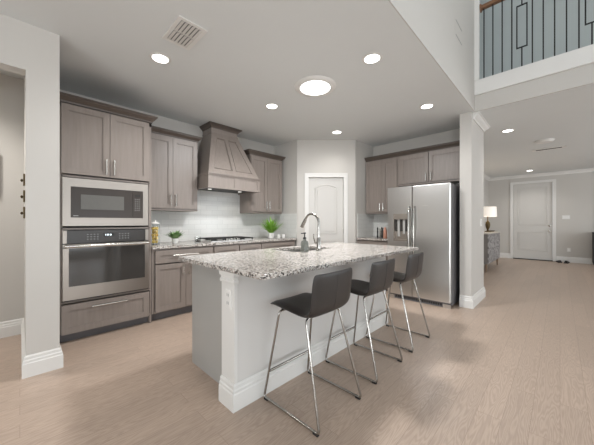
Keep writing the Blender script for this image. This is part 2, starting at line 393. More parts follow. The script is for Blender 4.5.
# baseboards: stepped profile run along straight segments
BBP = [(0, 0), (0.022, 0), (0.022, 0.105), (0.017, 0.112), (0.017, 0.128), (0.011, 0.135), (0.011, 0.155), (0.004, 0.165), (0, 0.165)]
def run(mb, p, q, prof, e0=0, e1=0, z=0):        # wall line p->q; profile extends to its left-hand side
    p, q = Vector(p), Vector(q); d = (q-p).normalized(); n = Vector((-d.y, d.x)); n_ = len(prof)
    A = [mb.bm.verts.new((p.x+n.x*u-d.x*u*e0, p.y+n.y*u-d.y*u*e0, z+h)) for u, h in prof]
    B = [mb.bm.verts.new((q.x+n.x*u+d.x*u*e1, q.y+n.y*u+d.y*u*e1, z+h)) for u, h in prof]
    for i in range(n_): mb.bm.faces.new((A[i], A[(i+1) % n_], B[(i+1) % n_], B[i]))
    mb.bm.faces.new(A[::-1]); mb.bm.faces.new(B)
def baseboard(name, segs, m='white'):
    mb = MB()
    for s in segs: run(mb, s[0], s[1], BBP, *(s[2:] if len(s) > 2 else (0, 0)))
    return struct(mb.build(name, m))
baseboard('baseboard_left', [((0.23, 2.97), (0.032, 2.97), 1, 1), ((0.23, 3.42), (0.23, 2.97), 0, 1), ((0.032, 2.97), (0.032, 4.17), 1, -1)])
baseboard('baseboard_hallway', [((0.032, 4.17), (-1.9, 4.17), -1, 0)])
baseboard('baseboard_column', [((5.24, 1.03), (5.24, 0.885), 0, 1), ((5.24, 0.885), (4.40, 0.885), 1, 1), ((4.40, 0.885), (4.40, 1.03), 1, 0)])
baseboard('baseboard_hall', [((11.5, FD1+0.08), (11.5, 1.80), 0, -1)])
baseboard('baseboard_hall_right', [((11.5, -0.67), (11.5, FD0-0.08), 1, 0)])
baseboard('baseboard_hall_left', [((11.5, 1.80), (5.24, 1.80), -1, 0)])
# crown moulding under the hall ceiling
CRP = [(0, 0), (0.078, 0), (0.078, -0.012), (0.066, -0.016), (0.05, -0.04), (0.03, -0.056), (0.018, -0.066), (0.015, -0.09), (0, -0.09)]
mb = MB()
for s_ in [((11.5, 1.80), (11.5, -0.67), -1, 1)]:
    # facing -X: travel +Y
    run(mb, (11.5, -0.67), (11.5, 1.80), CRP, 1, -1, z=CH-0.0005)
run(mb, (11.5, 1.80), (5.3, 1.80), CRP, -1, 0, z=CH-0.0005)
run(mb, (5.24, 0.885), (4.47, 0.885), CRP, 1, 0, z=CH-0.0005)
run(mb, (5.24, 1.80), (5.24, 0.885), CRP, 0, 1, z=CH-0.0005)
struct(mb.build('trim_crown', 'white'))

# ------------------------------------------------------------------ doors
def door_trim_local(mb, x0, x1, z1, w=0.075, y=0.0):        # casing round an opening, in door-local coordinates
    mb.box(x0-w, x0, -0.020, y-0.0005, 0.0, z1+w); mb.box(x1, x1+w, -0.020, y-0.0005, 0.0, z1+w); mb.box(x0, x1, -0.020, y-0.0005, z1, z1+w)
    mb.box(x0-w, x0-w+0.02, -0.027, -0.019, 0.0, z1+w); mb.box(x1+w-0.02, x1+w, -0.027, -0.019, 0.0, z1+w); mb.box(x0-w, x1+w, -0.027, -0.019, z1+w-0.02, z1+w)
def door(name, trimname, loc, rz, W_, H_, arched, knob_x):
    d = bpy.data.objects.new(name, None); C.objects.link(d); d.location = loc; d.rotation_euler = (0, 0, rz); struct(d)
    MB().box(0.003, W_-0.003, 0.022, 0.062, 0.008, H_-0.003).build('door_slab', 'doorpaint', d)
    ml = MB(); s = 0.125
    zs = [(0.30, 0.88, False), (1.12, H_-0.15, arched)] if not arched else [(0.22, 0.86, False), (0.99, H_-0.14, True)]
    for z0, z1, ar in zs:
        for inset, r in ((0, 0.011), (0.04, 0.005)):
            x0, x1, a, b_ = s+inset, W_-s-inset, z0+inset, z1-inset
            pts = [(x0, 0.021, a), (x1, 0.021, a)]
            if ar:
                rise = 0.055
                for k in range(9):
                    t = k/8; pts.append((x1+(x0-x1)*t, 0.021, b_-rise+rise*math.sin(PI*t)))
            else: pts += [(x1, 0.021, b_), (x0, 0.021, b_)]
            ml.tube(pts, r, 8, closed=True)
    ml.build('panel_moulding', 'doorpaint', d, smooth=True)
    tr = MB(); door_trim_local(tr, 0, W_, H_)
    t = tr.build(trimname, 'white'); struct(t); t.location = loc; t.rotation_euler = (0, 0, rz)
    return d
ang = math.atan2(dd.y, dd.x)
p = diag_pt(D0)
d1 = door('door_1', 'trim_pantry_door', (p[0], p[1], 0), ang, D1-D0, 2.045, True, 0)
for z in (0.25, 1.0, 1.82):
    MB().lathe([(0.006, 0), (0.006, 0.09)], (0.65-0.001, 0.016, z), 8).build('hinge', 'nickel', d1)
d2 = door('door_2', 'trim_front_door', (11.5, FD1, 0), -PI/2, FD1-FD0, 2.46, False, 0)
hn = MB().lathe([(0.028, 0.021), (0.03, 0.012), (0.012, 0.008), (0.012, -0.02), (0.024, -0.03), (0.03, -0.045), (0.022, -0.06), (0.0, -0.063)], (0.885, 0, 0.93), 16, 'y').build('door_handle', 'nickel', d2, True)
MB().lathe([(0.03, 0.021), (0.032, 0.008), (0.02, 0.0), (0.0, -0.002)], (0.885, 0, 1.10), 16, 'y').build('deadbolt', 'nickel', d2, True)
MB().box(0.0, FD1-FD0, -0.03, 0.021, 0.0005, 0.024).build('threshold', 'darkgap', d2)

# ------------------------------------------------------------------ backsplash (fixed to the walls)
struct(MB().box(1.10, 3.612, 4.162, 4.1695, 0.916, 1.90).build('trim_backsplash', 'tile'))
struct(MB().box(3.6125, 3.6195, 3.53, 4.16, 0.916, 1.37).build('trim_backsplash_return', 'tile'))
struct(MB().box(5.052, 5.0595, 2.02, 2.738, 0.916, 1.37).box(4.44, 5.05, 2.731, 2.7395, 0.916, 1.37).build('trim_backsplash_fridge_side', 'tile'))

# ------------------------------------------------------------------ cabinetry (local frame: x right, y into the wall, z up; front frame at y = 0)
def shaker(mb, x0, x1, z0, z1, rail=0.058, t=0.022, rec=0.012):
    mb.box(x0, x1, -t+rec, 0, z0, z1)
    f = 0.0
    mb.box(x0, x0+rail, -t, -t+rec+0.001, z0, z1); mb.box(x1-rail, x1, -t, -t+rec+0.001, z0, z1)
    mb.box(x0+rail, x1-rail, -t, -t+rec+0.001, z0, z0+rail); mb.box(x0+rail, x1-rail, -t, -t+rec+0.001, z1-rail, z1)
    # small inner bevel strips
    g = 0.006
    for a, b_, c, d in ((x0+rail, x1-rail, z0+rail, z0+rail+g), (x0+rail, x1-rail, z1-rail-g, z1-rail), (x0+rail, x0+rail+g, z0+rail, z1-rail), (x1-rail-g, x1-rail, z0+rail, z1-rail)):
        mb.box(a, b_, -t+0.004, -t+rec+0.001, c, d)
    return mb
def bar_handle(parent, x, z, L, vertical=True, y=-0.02):
    mb = MB(); r = 0.0075
    if vertical:
        mb.tube([(x, y-0.03, z-L/2), (x, y-0.03, z+L/2)], r, 8)
        for s in (-1, 1): mb.tube([(x, y, z+s*(L/2-0.02)), (x, y-0.03, z+s*(L/2-0.02))], 0.005, 8)
    else:
        mb.tube([(x-L/2, y-0.03, z), (x+L/2, y-0.03, z)], r, 8)
        for s in (-1, 1): mb.tube([(x+s*(L/2-0.03), y, z), (x+s*(L/2-0.03), y-0.03, z)], 0.005, 8)
    return mb
def front(parent, kind, x0, x1, z0, z1, handle):
    d = shaker(MB(), x0, x1, z0, z1).build(kind, 'cab', parent)
    if handle:
        hx, hz, L, v = handle
        bar_handle(d, hx, hz, L, v).build('handle', 'nickel', d, True)
    return d
def crown(mb, x0, x1, depth, z, h=0.075, out=0.055, left=True, right=True):
    # simple cove crown on a cabinet top, front and open ends
    prof = [(0, 0), (0.008, 0), (0.012, 0.018), (0.03, 0.035), (0.046, 0.05), (0.046, 0.058), (out, 0.062), (out, h), (0, h)]
    e0 = 1 if left else 0; e1 = 1 if right else 0
    run(mb, (x1, 0), (x0, 0), prof, e1, e0, z=z)
    if left: run(mb, (x0, 0), (x0, depth), prof, 1, 0, z=z)
    if right: run(mb, (x1, depth), (x1, 0), prof, 0, 1, z=z)
    mb.box(x0, x1, 0, depth, z+h-0.012, z+h-0.002)
    return mb
def carcass(mb, x0, x1, depth, z0, z1, t=0.019, frame=0.035, kick=0):
    mb.box(x0, x0+t, 0, depth, z0, z1); mb.box(x1-t, x1, 0, depth, z0, z1)
    mb.box(x0+t, x1-t, 0, depth, z0, z0+t); mb.box(x0+t, x1-t, 0, depth, z1-t, z1); mb.box(x0+t, x1-t, depth-0.012, depth, z0+t, z1-t)
    mb.box(x0+t, x0+frame, 0, 0.019, z0+t, z1-t); mb.box(x1-frame, x1-t, 0, 0.019, z0+t, z1-t)
    mb.box(x0+t, x1-t, 0.0001, 0.019, z0+t, z0+frame); mb.box(x0+t, x1-t, 0.0001, 0.019, z1-frame, z1-t)
    return mb

# tall oven cabinet
TX, TY = 0.262, 3.50
tall = thing('tall_oven_cabinet', 'tall taupe cabinet housing the microwave and wall oven, beside the left pillar', 'cabinet', (TX, TY, 0))
TW = 0.835; TD = 0.665
mb = MB()
mb.box(0, 0.019, 0, TD, 0.10, 2.385); mb.box(TW-0.019, TW, 0, TD, 0.0, 2.385); mb.box(0.019, TW-0.019, TD-0.012, TD, 0.1, 2.385)
for z in (0.10, 0.395, 1.128, 1.655, 2.366): mb.box(0.019, TW-0.019, 0, TD-0.012, z, z+0.019)
mb.box(0.019, 0.03, 0, 0.019, 0.42, 2.36); mb.box(TW-0.03, TW-0.019, 0, 0.019, 0.42, 2.36); mb.box(0, TW, 0, 0.019, 2.34, 2.385)
mb.build('carcass', 'cab', tall)
MB().box(0.01, TW-0.02, 0.065, 0.08, 0.0, 0.10).build('toe_kick', 'kick', tall)
front(tall, 'door', 0.02, TW/2-0.002, 1.685, 2.372, (TW/2-0.035, 1.79, 0.16, True))
front(tall, 'door', TW/2+0.002, TW-0.03, 1.685, 2.372, (TW/2+0.035, 1.79, 0.16, True))
front(tall, 'drawer', 0.02, TW-0.03, 0.095, 0.385, (TW/2, 0.335, 0.32, False))
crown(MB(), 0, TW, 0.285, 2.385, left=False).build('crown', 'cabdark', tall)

# microwave with trim kit
mw = thing('microwave', 'built-in stainless microwave with dark glass door, above the wall oven', 'microwave', (TX+0.028, TY-0.001, 1.165))
mw_w, mw_h = 0.765, 0.48
mb = MB(); bx0, bx1, bz0, bz1 = 0.062, mw_w-0.055, 0.085, 0.395
mb.box(0, mw_w, -0.022, -0.001, 0, bz0, 0).box(0, mw_w, -0.022, -0.001, bz1, mw_h).box(0, bx0, -0.022, -0.001, bz0, bz1).box(bx1, mw_w, -0.022, -0.001, bz0, bz1)
mb.build('trim_frame', 'ovensteel', mw)
MB().box(0.03, mw_w-0.03, 0.02, 0.42, 0.02, 0.46).build('body', 'black', mw)
dr = MB().box(bx0+0.003, bx1-0.105, -0.019, 0.018, bz0+0.003, bz1-0.003).build('door', 'mwglass', mw)
MB().box(bx0+0.08, bx1-0.19, -0.021, -0.0192, bz0+0.085, bz1-0.075).build('window', 'mwscreen', dr)
MB().box(bx0+0.02, bx0+0.06, -0.0205, -0.0192, bz0+0.014, bz0+0.022).build('maker_mark', 'ink', dr)
cp = MB().box(bx1-0.103, bx1-0.003, -0.019, 0.018, bz0+0.003, bz1-0.003).build('control_panel', 'mwglass', mw)
MB().box(bx1-0.082, bx1-0.03, -0.0205, -0.0192, bz1-0.065, bz1-0.045).build('display', 'darkgap', cp)
mb = MB()
for r in range(6):
    for c in range(3): mb.box(bx1-0.083+c*0.02, bx1-0.072+c*0.02, -0.0203, -0.0192, bz1-0.10-r*0.025, bz1-0.093-r*0.025)
mb.build('button_pad', 'ink', cp)

# wall oven
ov = thing('wall_oven', 'built-in stainless wall oven with large glass door and long bar handle', 'oven', (TX+0.028, TY-0.001, 0.42))
ow = 0.765
MB().box(0.03, ow-0.03, 0.02, 0.58, 0.01, 0.69).build('body', 'black', ov)
cp = MB().box(0.032, ow-0.032, -0.03, -0.001, 0.572, 0.70).build('control_panel', 'ovenpanel', ov)
for a, b_ in ((0, 0.0315), (ow-0.0315, ow)): MB().box(a, b_, -0.032, -0.001, 0.572, 0.70).build('side_trim', 'ovensteel', ov)
ds = MB().box(0.33, 0.43, -0.0315, -0.0302, 0.635, 0.665).build('display', 'darkgap', cp)
MB().box(0.345, 0.352, -0.0325, -0.0317, 0.642, 0.658).box(0.362, 0.376, -0.0325, -0.0317, 0.642, 0.658).box(0.386, 0.400, -0.0325, -0.0317, 0.642, 0.658).build('digits', 'digits', ds)
mb = MB()
for c0 in (0, 10):
    mb = MB()
    for r in range(3):
        for c in range(c0, c0+4): mb.box(0.19+c*0.028, 0.202+c*0.028, -0.0312, -0.0302, 0.605+r*0.025, 0.611+r*0.025)
    mb.build('button_pad', 'ink', cp)
dr = MB().box(0, ow, -0.042, -0.001, 0.012, 0.145).box(0, 0.045, -0.042, -0.001, 0.145, 0.535).box(ow-0.04, ow, -0.042, -0.001, 0.145, 0.535).box(0, ow, -0.042, -0.001, 0.525, 0.562).build('door', 'ovensteel', ov)
MB().box(0.0455, ow-0.0405, -0.040, -0.004, 0.1455, 0.5245).build('glass', 'ovenglass', dr)
mb = MB().tube([(0.012, -0.085, 0.545), (ow-0.012, -0.085, 0.545)], 0.0145, 14)
for x in (0.04, ow-0.04): mb.tube([(x, -0.042, 0.545), (x, -0.085, 0.545)], 0.01, 10)
mb.build('handle', 'nickel', dr, True)
MB().box(0, ow, -0.02, -0.001, 0.0, 0.011).build('vent_strip', 'darkgap', ov)

# base cabinets on the oven wall
BY = 3.50
def base_cab(name, label, loc, rz, W_, depth, layout, lock=None, left_end=False):
    t = thing(name, label, 'cabinet', loc, rz, None)
    carcass(MB(), 0, W_, depth, 0.10, 0.88, frame=0.03).build('carcass', 'cab', t)
    MB().box(0.0, W_, 0.065, 0.08, 0.0, 0.10).build('toe_kick', 'kick', t)
    for kind, x0, x1, z0, z1, h in layout: front(t, kind, x0, x1, z0, z1, h)
    return t
bx = [1.102, 1.90, 2.322, 2.746, 3.53]
w = bx[1]-bx[0]-0.002
base_cab('base_cabinet', 'taupe base cabinet with wide drawer over two doors, beside the oven cabinet', (bx[0], BY, 0), 0, w, 0.655,
         [('drawer', 0.035, w-0.012, 0.70, 0.855, (w/2+0.0, 0.79, 0.33, False)), ('door', 0.035, 0.40, 0.115, 0.685, (0.365, 0.60, 0.15, True)), ('door', 0.405, w-0.012, 0.115, 0.685, (0.44, 0.60, 0.15, True))])
for i, lab in ((1, 'taupe base cabinet with false drawer front under the left half of the cooktop'), (2, 'taupe base cabinet with false drawer front under the right half of the cooktop')):
    w = bx[i+1]-bx[i]-0.002
    base_cab('base_cabinet', lab, (bx[i], BY, 0), 0, w, 0.655, [('drawer', 0.01, w-0.01, 0.70, 0.855, None), ('door', 0.01, w-0.01, 0.115, 0.685, (0.05 if i == 2 else w-0.05, 0.60, 0.15, True))])
w = bx[4]-bx[3]-0.002
base_cab('base_cabinet', 'taupe base cabinet at the pantry end of the cooktop run, below the grassy plant', (bx[3], BY, 0), 0, w, 0.655,
         [('drawer', 0.01, w-0.02, 0.70, 0.855, None), ('door', 0.01, w/2-0.002, 0.115, 0.685, (w/2-0.04, 0.60, 0.15, True)), ('door', w/2+0.002, w-0.02, 0.115, 0.685, (w/2+0.04, 0.60, 0.15, True))])
tag(MB().prism([(1.101, 3.465), (3.53, 3.465), (3.545, 3.475), (3.609, 3.53), (3.609, 4.16), (1.101, 4.16)], 'z', 0.882, 0.914).build('countertop', 'granite'),
    'speckled granite countertop running under the cooktop on the oven wall', 'countertop')

# upper cabinets on the oven wall
def upper(name, label, loc, rz, W_, z0, z1, depth, doors, hz, cl=True, cr_=True, bottom_rail=True, hl=0.16):
    t = thing(name, label, 'cabinet', loc, rz)
    carcass(MB(), 0, W_, depth, z0, z1, frame=0.03).build('carcass', 'cab', t)
    n = len(doors)
    for i, (x0, x1, hx) in enumerate(doors): front(t, 'door', x0, x1, z0+0.03, z1-0.02, (hx, hz, hl, True))
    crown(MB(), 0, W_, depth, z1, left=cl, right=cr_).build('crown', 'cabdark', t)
    return t
upper('upper_cabinet', 'taupe two-door wall cabinet between the tall oven cabinet and the range hood', (1.102, 3.85, 0), 0, 0.735, 1.365, 2.385, 0.31,
      [(0.03, 0.372, 0.34), (0.376, 0.722, 0.41)], 1.51, cl=False)
upper('upper_cabinet', 'taupe two-door wall cabinet right of the range hood, above the grassy plant', (2.783, 3.85, 0), 0, 0.745, 1.365, 2.385, 0.31,
      [(0.012, 0.37, 0.338), (0.374, 0.73, 0.408)], 1.51)

# range hood
hd = thing('range_hood', 'taupe wooden range hood with tapered panelled chimney above the gas cooktop', 'range hood', (2.31, 4.16, 0))
def frus(mb, x0, y0, z0, x1, y1, z1):     # half widths / depths, back against y=0
    return mb.hexa([(-x0, -y0, z0), (x0, -y0, z0), (x0, 0, z0), (-x0, 0, z0), (-x1, -y1, z1), (x1, -y1, z1), (x1, 0, z1), (-x1, 0, z1)])
sk = MB().box(-0.455, 0.455, -0.60, -0.58, 1.705, 1.89).box(-0.455, -0.435, -0.58, 0, 1.705, 1.89).box(0.435, 0.455, -0.58, 0, 1.705, 1.89).box(-0.435, 0.435, -0.58, 0, 1.74, 1.76)
for a, b_ in ((-0.455, -0.405), (-0.03, 0.03), (0.405, 0.455)): sk.box(a, b_, -0.607, -0.5999, 1.73, 1.865)
sk.box(-0.455, 0.455, -0.607, -0.5999, 1.705, 1.73).box(-0.455, 0.455, -0.607, -0.5999, 1.865, 1.89)
sk.box(-0.466, 0.466, -0.632, 0, 1.898, 1.915); sk.box(-0.461, 0.461, -0.618, 0, 1.882, 1.898); sk.box(-0.47, 0.47, -0.622, -0.58, 1.695, 1.708); sk.box(-0.47, -0.435, -0.58, 0, 1.695, 1.708); sk.box(0.435, 0.47, -0.58, 0, 1.695, 1.708)
sk.build('skirt', 'cab', hd)
Z0, Z1 = 1.915, 2.60; HX0, HX1 = 0.445, 0.235; HY0, HY1 = 0.585, 0.285
frus(MB(), HX0, HY0, Z0, HX1, HY1, Z1).build('chimney', 'cab', hd)
# panel frame lying on the sloping front
def slope_pt(u, v, off=0):                # u in -1..1, v in 0..1
    hw = HX0+(HX1-HX0)*v; y = -(HY0+(HY1-HY0)*v); z = Z0+(Z1-Z0)*v
    n = Vector((0, -(Z1-Z0), -(HY0-HY1)*-1)).normalized(); n = Vector((0, -(Z1-Z0), (HY0-HY1))).normalized()
    return Vector((u*hw, y, z)) + n*off
mb = MB()
def slope_bar(u0, u1, v0, v1, u2=None, u3=None, th=0.010):
    u2 = u0 if u2 is None else u2; u3 = u1 if u3 is None else u3
    A = [slope_pt(u0, v0, -0.001), slope_pt(u1, v0, -0.001), slope_pt(u3, v1, -0.001), slope_pt(u2, v1, -0.001)]
    B = [slope_pt(u0, v0, th), slope_pt(u1, v0, th), slope_pt(u3, v1, th), slope_pt(u2, v1, th)]
    mb.hexa([*A, *B])
slope_bar(-1, 1, 0, 0.10); slope_bar(-1, 1, 0.88, 1.0); slope_bar(-1, -0.80, 0.10, 0.88, -1, -0.66); slope_bar(0.80, 1, 0.10, 0.88, 0.66, 1); slope_bar(-0.07, 0.07, 0.10, 0.88, -0.11, 0.11)
for s in (-1, 1):
    a = [(0.79*s, .115), (0.10*s, .115), (0.15*s, .86), (0.64*s, .86)]
    mb.tube([slope_pt(u, v, 0.004) for u, v in a], 0.007, 6, closed=True)
mb.build('front_panelling', 'cab', hd)
MB().box(-HX1, HX1, -HY1, 0, 2.6001, 2.7398).box(-HX1-0.008, HX1+0.008, -HY1-0.008, 0, 2.6001, 2.615).build('neck', 'cab', hd)
mb = MB()
prof = [(0, 0), (0.008, 0), (0.014, 0.014), (0.03, 0.03), (0.044, 0.040), (0.044, 0.048), (0.056, 0.052), (0.056, 0.067), (0, 0.067)]
run(mb, (HX1, -HY1), (-HX1, -HY1), prof, 1, 1, z=2.678); run(mb, (-HX1, -HY1), (-HX1, 0), prof, 1, 0, z=2.678); run(mb, (HX1, 0), (HX1, -HY1), prof, 0, 1, z=2.678)
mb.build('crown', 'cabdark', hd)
MB().box(-0.40, 0.40, -0.52, -0.06, 1.715, 1.738).build('filter_insert', 'black', hd)
for s in (-1, 1):
    MB().lathe([(0.03, 1.712), (0.03, 1.7149)], (s*0.27, -0.30, 0), 16).build('hood_lamp', 'hoodlens', hd)
    l = bpy.data.lights.new('hood_light', 'SPOT'); l.energy = 2.0; l.spot_size = math.radians(125); l.spot_blend = 0.25; l.shadow_soft_size = 0.03; l.color = (1, 0.95, 0.88)
    o = bpy.data.objects.new('hood_light', l); C.objects.link(o); o.location = (s*0.27, -0.30, 1.70); o.parent = hd

# gas cooktop
ck = thing('gas_cooktop', 'black and steel gas cooktop with cast grates under the range hood', 'cooktop', (2.31, 3.85, 0.9145))
ck.scale = (0.86, 0.9, 1)
MB().box(-0.44, 0.44, -0.26, 0.26, 0, 0.012, 0.003).build('tray', 'steel', ck)
for i in range(3):
    x0 = -0.425+i*0.2875; x1 = x0+0.275; mb = MB(); zt = 0.045; 
    for y in (-0.245 if i != 1 else -0.14, 0.245): mb.box(x0, x1, y-0.006, y+0.006, zt-0.012, zt)
    y0 = -0.245 if i != 1 else -0.14
    for x in (x0+.006, x1-.006, (x0+x1)/2): mb.box(x-0.006, x+0.006, y0, 0.245, zt-0.012, zt)
    for y in (-0.11 if i != 1 else 0.0, 0.12): mb.box(x0, x1, y-0.006, y+0.006, zt-0.012, zt)
    for x in (x0+.006, x1-.006):
        for y in (y0, 0.24): mb.box(x-0.008, x+0.008, y-0.008, y+0.008, 0.0125, zt)
    mb.build('grate', 'black', ck)
for x, y in ((-0.29, -0.12), (-0.29, 0.13), (0, 0.06), (0.29, -0.12), (0.29, 0.13)):
    MB().lathe([(0.045, 0.0125), (0.045, 0.02), (0.03, 0.022), (0.03, 0.03), (0.0, 0.031)], (x, y, 0), 16).build('burner', 'black', ck, True)
for k in range(5):
    MB().lathe([(0.018, 0.0125), (0.018, 0.03), (0.014, 0.038), (0, 0.039)], (-0.12+0.06*k, -0.205, 0), 16).build('knob', 'nickel', ck, True)

# ------------------------------------------------------------------ things on the oven-wall counter
def leaf(mb, base, az, length, lean, width, droop, n=5):
    d = Vector((math.cos(az), math.sin(az), 0)); side = Vector((-d.y, d.x, 0)); L_, R_ = [], []
    for i in range(n+1):
        t = i/n; c = Vector(base) + d*(length*lean*t + droop*0.35*t*t) + Vector((0, 0, length*(1-0.35*lean)*t - droop*t*t))
        w = width*max(0.08, math.sin(PI*(0.12+0.86*t)))
        L_.append(mb.bm.verts.new(c-side*w + Vector((0, 0, .002)))); R_.append(mb.bm.verts.new(c+side*w + Vector((0, 0, .002))))
    for i in range(n): mb.bm.faces.new((L_[i], R_[i], R_[i+1], L_[i+1]))
def potted(name, label, loc, pr, ph, n, ll, lean, wd, drp, m):
    t = thing(name, label, 'potted plant', loc)
    MB().lathe([(pr*.72, 0), (pr*.8, .004), (pr*.98, ph*.85), (pr, ph), (pr*.88, ph), (pr*.84, ph*.85), (0, ph*.85)], n=24).build('pot', 'ceramic', t, True)
    mb = MB()
    for k in range(n):
        az = random.uniform(0, 2*PI); r = random.uniform(0, pr*.6)
        leaf(mb, (r*math.cos(az), r*math.sin(az), ph*.85), az+random.uniform(-.4, .4), ll*random.uniform(.6, 1.1), random.uniform(.1, lean), wd, drp*random.uniform(.3, 1))
    mb.build('leaves', m, t)
    return t
potted('potted_plant', 'small bushy sage-green plant in a white pot near the jar of yellow fruit', (1.47, 3.74, 0.9145), 0.045, 0.07, 130, 0.16, 1.0, 0.012, 0.06, 'sage')
potted('potted_plant', 'bright green grassy plant in a white pot right of the cooktop', (3.17, 3.74, 0.9145), 0.058, 0.10, 190, 0.37, 0.85, 0.007, 0.13, 'green')
for i, (x, y, lab) in enumerate(((3.28, 3.66, 'small white cup next to the grassy plant'), (3.40, 3.67, 'small white cup at the pantry end of the counter'))):
    t = MB().lathe([(0.022, 0), (0.03, 0.004), (0.036, 0.07), (0.033, 0.07), (0.027, 0.012), (0, 0.01)], n=20).build('cup', 'ceramic', None, True, (x, y, 0.9145)); tag(t, lab, 'cup', 'white cups beside the grassy plant')
t = thing('candle_jar', 'small clear glass jar holding a dark candle, left of the cooktop', 'candle', (1.75, 3.66, 0.9145))
MB().lathe([(0.036, 0), (0.04, 0.004), (0.04, 0.085), (0.036, 0.085), (0.036, 0.008), (0, 0.008)], n=20).build('jar', 'glass', t, True)
MB().lathe([(0.03, 0.009), (0.03, 0.045), (0, 0.045)], n=16).build('candle', 'wax', t, True)
t = thing('fruit_jar', 'tall clear glass jar of yellow fruit beside the oven cabinet', 'jar', (1.235, 3.80, 0.9145))
MB().lathe([(0.055, 0), (0.06, 0.004), (0.06, 0.25), (0.05, 0.265), (0.047, 0.265), (0.057, 0.247), (0.057, 0.008), (0, 0.008)], n=24).build('jar', 'glass', t, True)
MB().lathe([(0.052, 0.2655), (0.052, 0.275), (0.03, 0.292), (0.012, 0.298), (0.016, 0.315), (0, 0.32)], n=20).build('lid', 'ceramic', t, True)
lem = None
for k in range(10):
    lay = k//2; a = lay*PI/2*0.96+0.5 + PI*(k % 2); z = 0.9145+0.0355+0.043*lay
    x = 1.235+0.0245*math.cos(a); y = 3.80+0.0245*math.sin(a)
    if lem is None:
        lem = MB().lathe([(0.0, -0.0255), (0.006, -0.024), (0.016, -0.018), (0.0225, -0.005), (0.0225, 0.005), (0.016, 0.018), (0.006, 0.023), (0, 0.0255)], n=14).build('yellow_fruit', 'yellow', None, True)
        o = lem
    else: o = lem.copy(); C.objects.link(o)
    o.location = (x, y, z); o.rotation_euler = (0.12*math.sin(k), 0.1*k % 0.3, k*1.1)
    tag(o, 'yellow lemon-like fruit inside the glass jar beside the oven cabinet', 'fruit', 'yellow fruit in the glass jar')

# ------------------------------------------------------------------ fridge wall (local x -> world -y, local y -> world +x)
RZ = -PI/2
FX = 4.75
upper('upper_cabinet', 'tall taupe two-door wall cabinet left of the refrigerator', (FX, 2.735, 0), RZ, 0.645, 1.365, 2.385, 0.305,
      [(0.012, 0.345, 0.313), (0.349, 0.632, 0.38)], 1.49, cl=False, cr_=False, hl=0.14)
upper('upper_cabinet', 'short wide taupe two-door wall cabinet above the refrigerator', (FX, 2.089, 0), RZ, 1.045, 1.85, 2.385, 0.305,
      [(0.035, 0.52, 0.487), (0.53, 1.03, 0.565)], 1.965, cl=False, cr_=False, hl=0.13)
base_cab('base_cabinet', 'taupe base cabinet left of the refrigerator under the short granite counter', (4.43, 2.730, 0), RZ, 0.70, 0.62,
         [('drawer', 0.02, 0.685, 0.70, 0.855, None), ('door', 0.02, 0.35, 0.115, 0.685, (0.31, 0.60, 0.15, True)), ('door', 0.354, 0.685, 0.115, 0.685, (0.39, 0.60, 0.15, True))])
tag(MB().box(4.395, 5.05, 2.026, 2.730, 0.882, 0.914, 0.003).build('countertop', 'granite'), 'short speckled granite countertop left of the refrigerator', 'countertop')
# refrigerator
fr = thing('refrigerator', 'stainless steel side-by-side refrigerator with ice and water dispenser', 'refrigerator', (4.15, 1.996, 0), RZ)
FWd, FH = 0.911, 1.755
MB().box(0.0, FWd, 0.075, 0.85, 0.03, FH-0.01).build('body', 'kick', fr)
gr = MB().box(0.01, FWd-0.01, 0.03, 0.074, 0.004, 0.075).build('toe_grille', 'kick', fr)
gs = MB()
for k in range(22): gs.box(0.12+k*0.031, 0.142+k*0.031, 0.0285, 0.0299, 0.02, 0.055)
gs.build('grille_slots', 'black', gr)
for a in (0.0, FWd-0.10): MB().box(a, a+0.10, 0.01, 0.03, 0.0, 0.05).build('foot_cover', 'steel', fr)
SP = 0.388
def fdoor(x0, x1, name, holes=None):
    mb = MB(); z0, z1 = 0.075, FH; r = 0.012
    if not holes: mb.box(x0, x1, 0, 0.07, z0, z1, r)
    else:
        hx0, hx1, hz0, hz1 = holes
        mb.box(x0, x1, 0, 0.07, z0, hz0).box(x0, x1, 0, 0.07, hz1, z1).box(x0, hx0, 0, 0.07, hz0, hz1).box(hx1, x1, 0, 0.07, hz0, hz1)
    return mb.build(name, 'steel', fr)
HO = (0.095, 0.325, 0.91, 1.335)
fd = fdoor(0.0, SP-0.003, 'freezer_door', HO); rd = fdoor(SP+0.003, FWd, 'refrigerator_door')
dp = MB().box(HO[0], HO[1], 0.055, 0.069, HO[2], HO[3]).box(HO[0], HO[1], 0.002, 0.055, 1.25, HO[3]).box(HO[0], HO[1], 0.004, 0.055, HO[2], HO[2]+0.025).box(HO[0], HO[0]+0.01, 0.003, 0.055, HO[2]+0.025, 1.25).box(HO[1]-0.01, HO[1], 0.003, 0.055, HO[2]+0.025, 1.25).build('dispenser', 'ovensteel', fd)
MB().box(0.15, 0.185, 0.03, 0.054, 0.98, 1.2495).box(0.235, 0.27, 0.03, 0.054, 1.02, 1.2495).build('paddle', 'endpanel', dp)
MB().box(HO[0]+0.012, HO[1]-0.012, 0.045, 0.054, 1.06, 1.2495).build('dispenser_cavity', 'ovenpanel', dp)
for x, par in ((SP-0.035, fd), (SP+0.04, rd)):
    pts = fillet([(x, 0.0, 0.62), (x, -0.055, 0.68), (x, -0.06, 1.05), (x, -0.055, 1.38), (x, 0.0, 1.44)], 0.03)
    MB().tube(pts, 0.013, 12).build('handle', 'chrome', par, True)

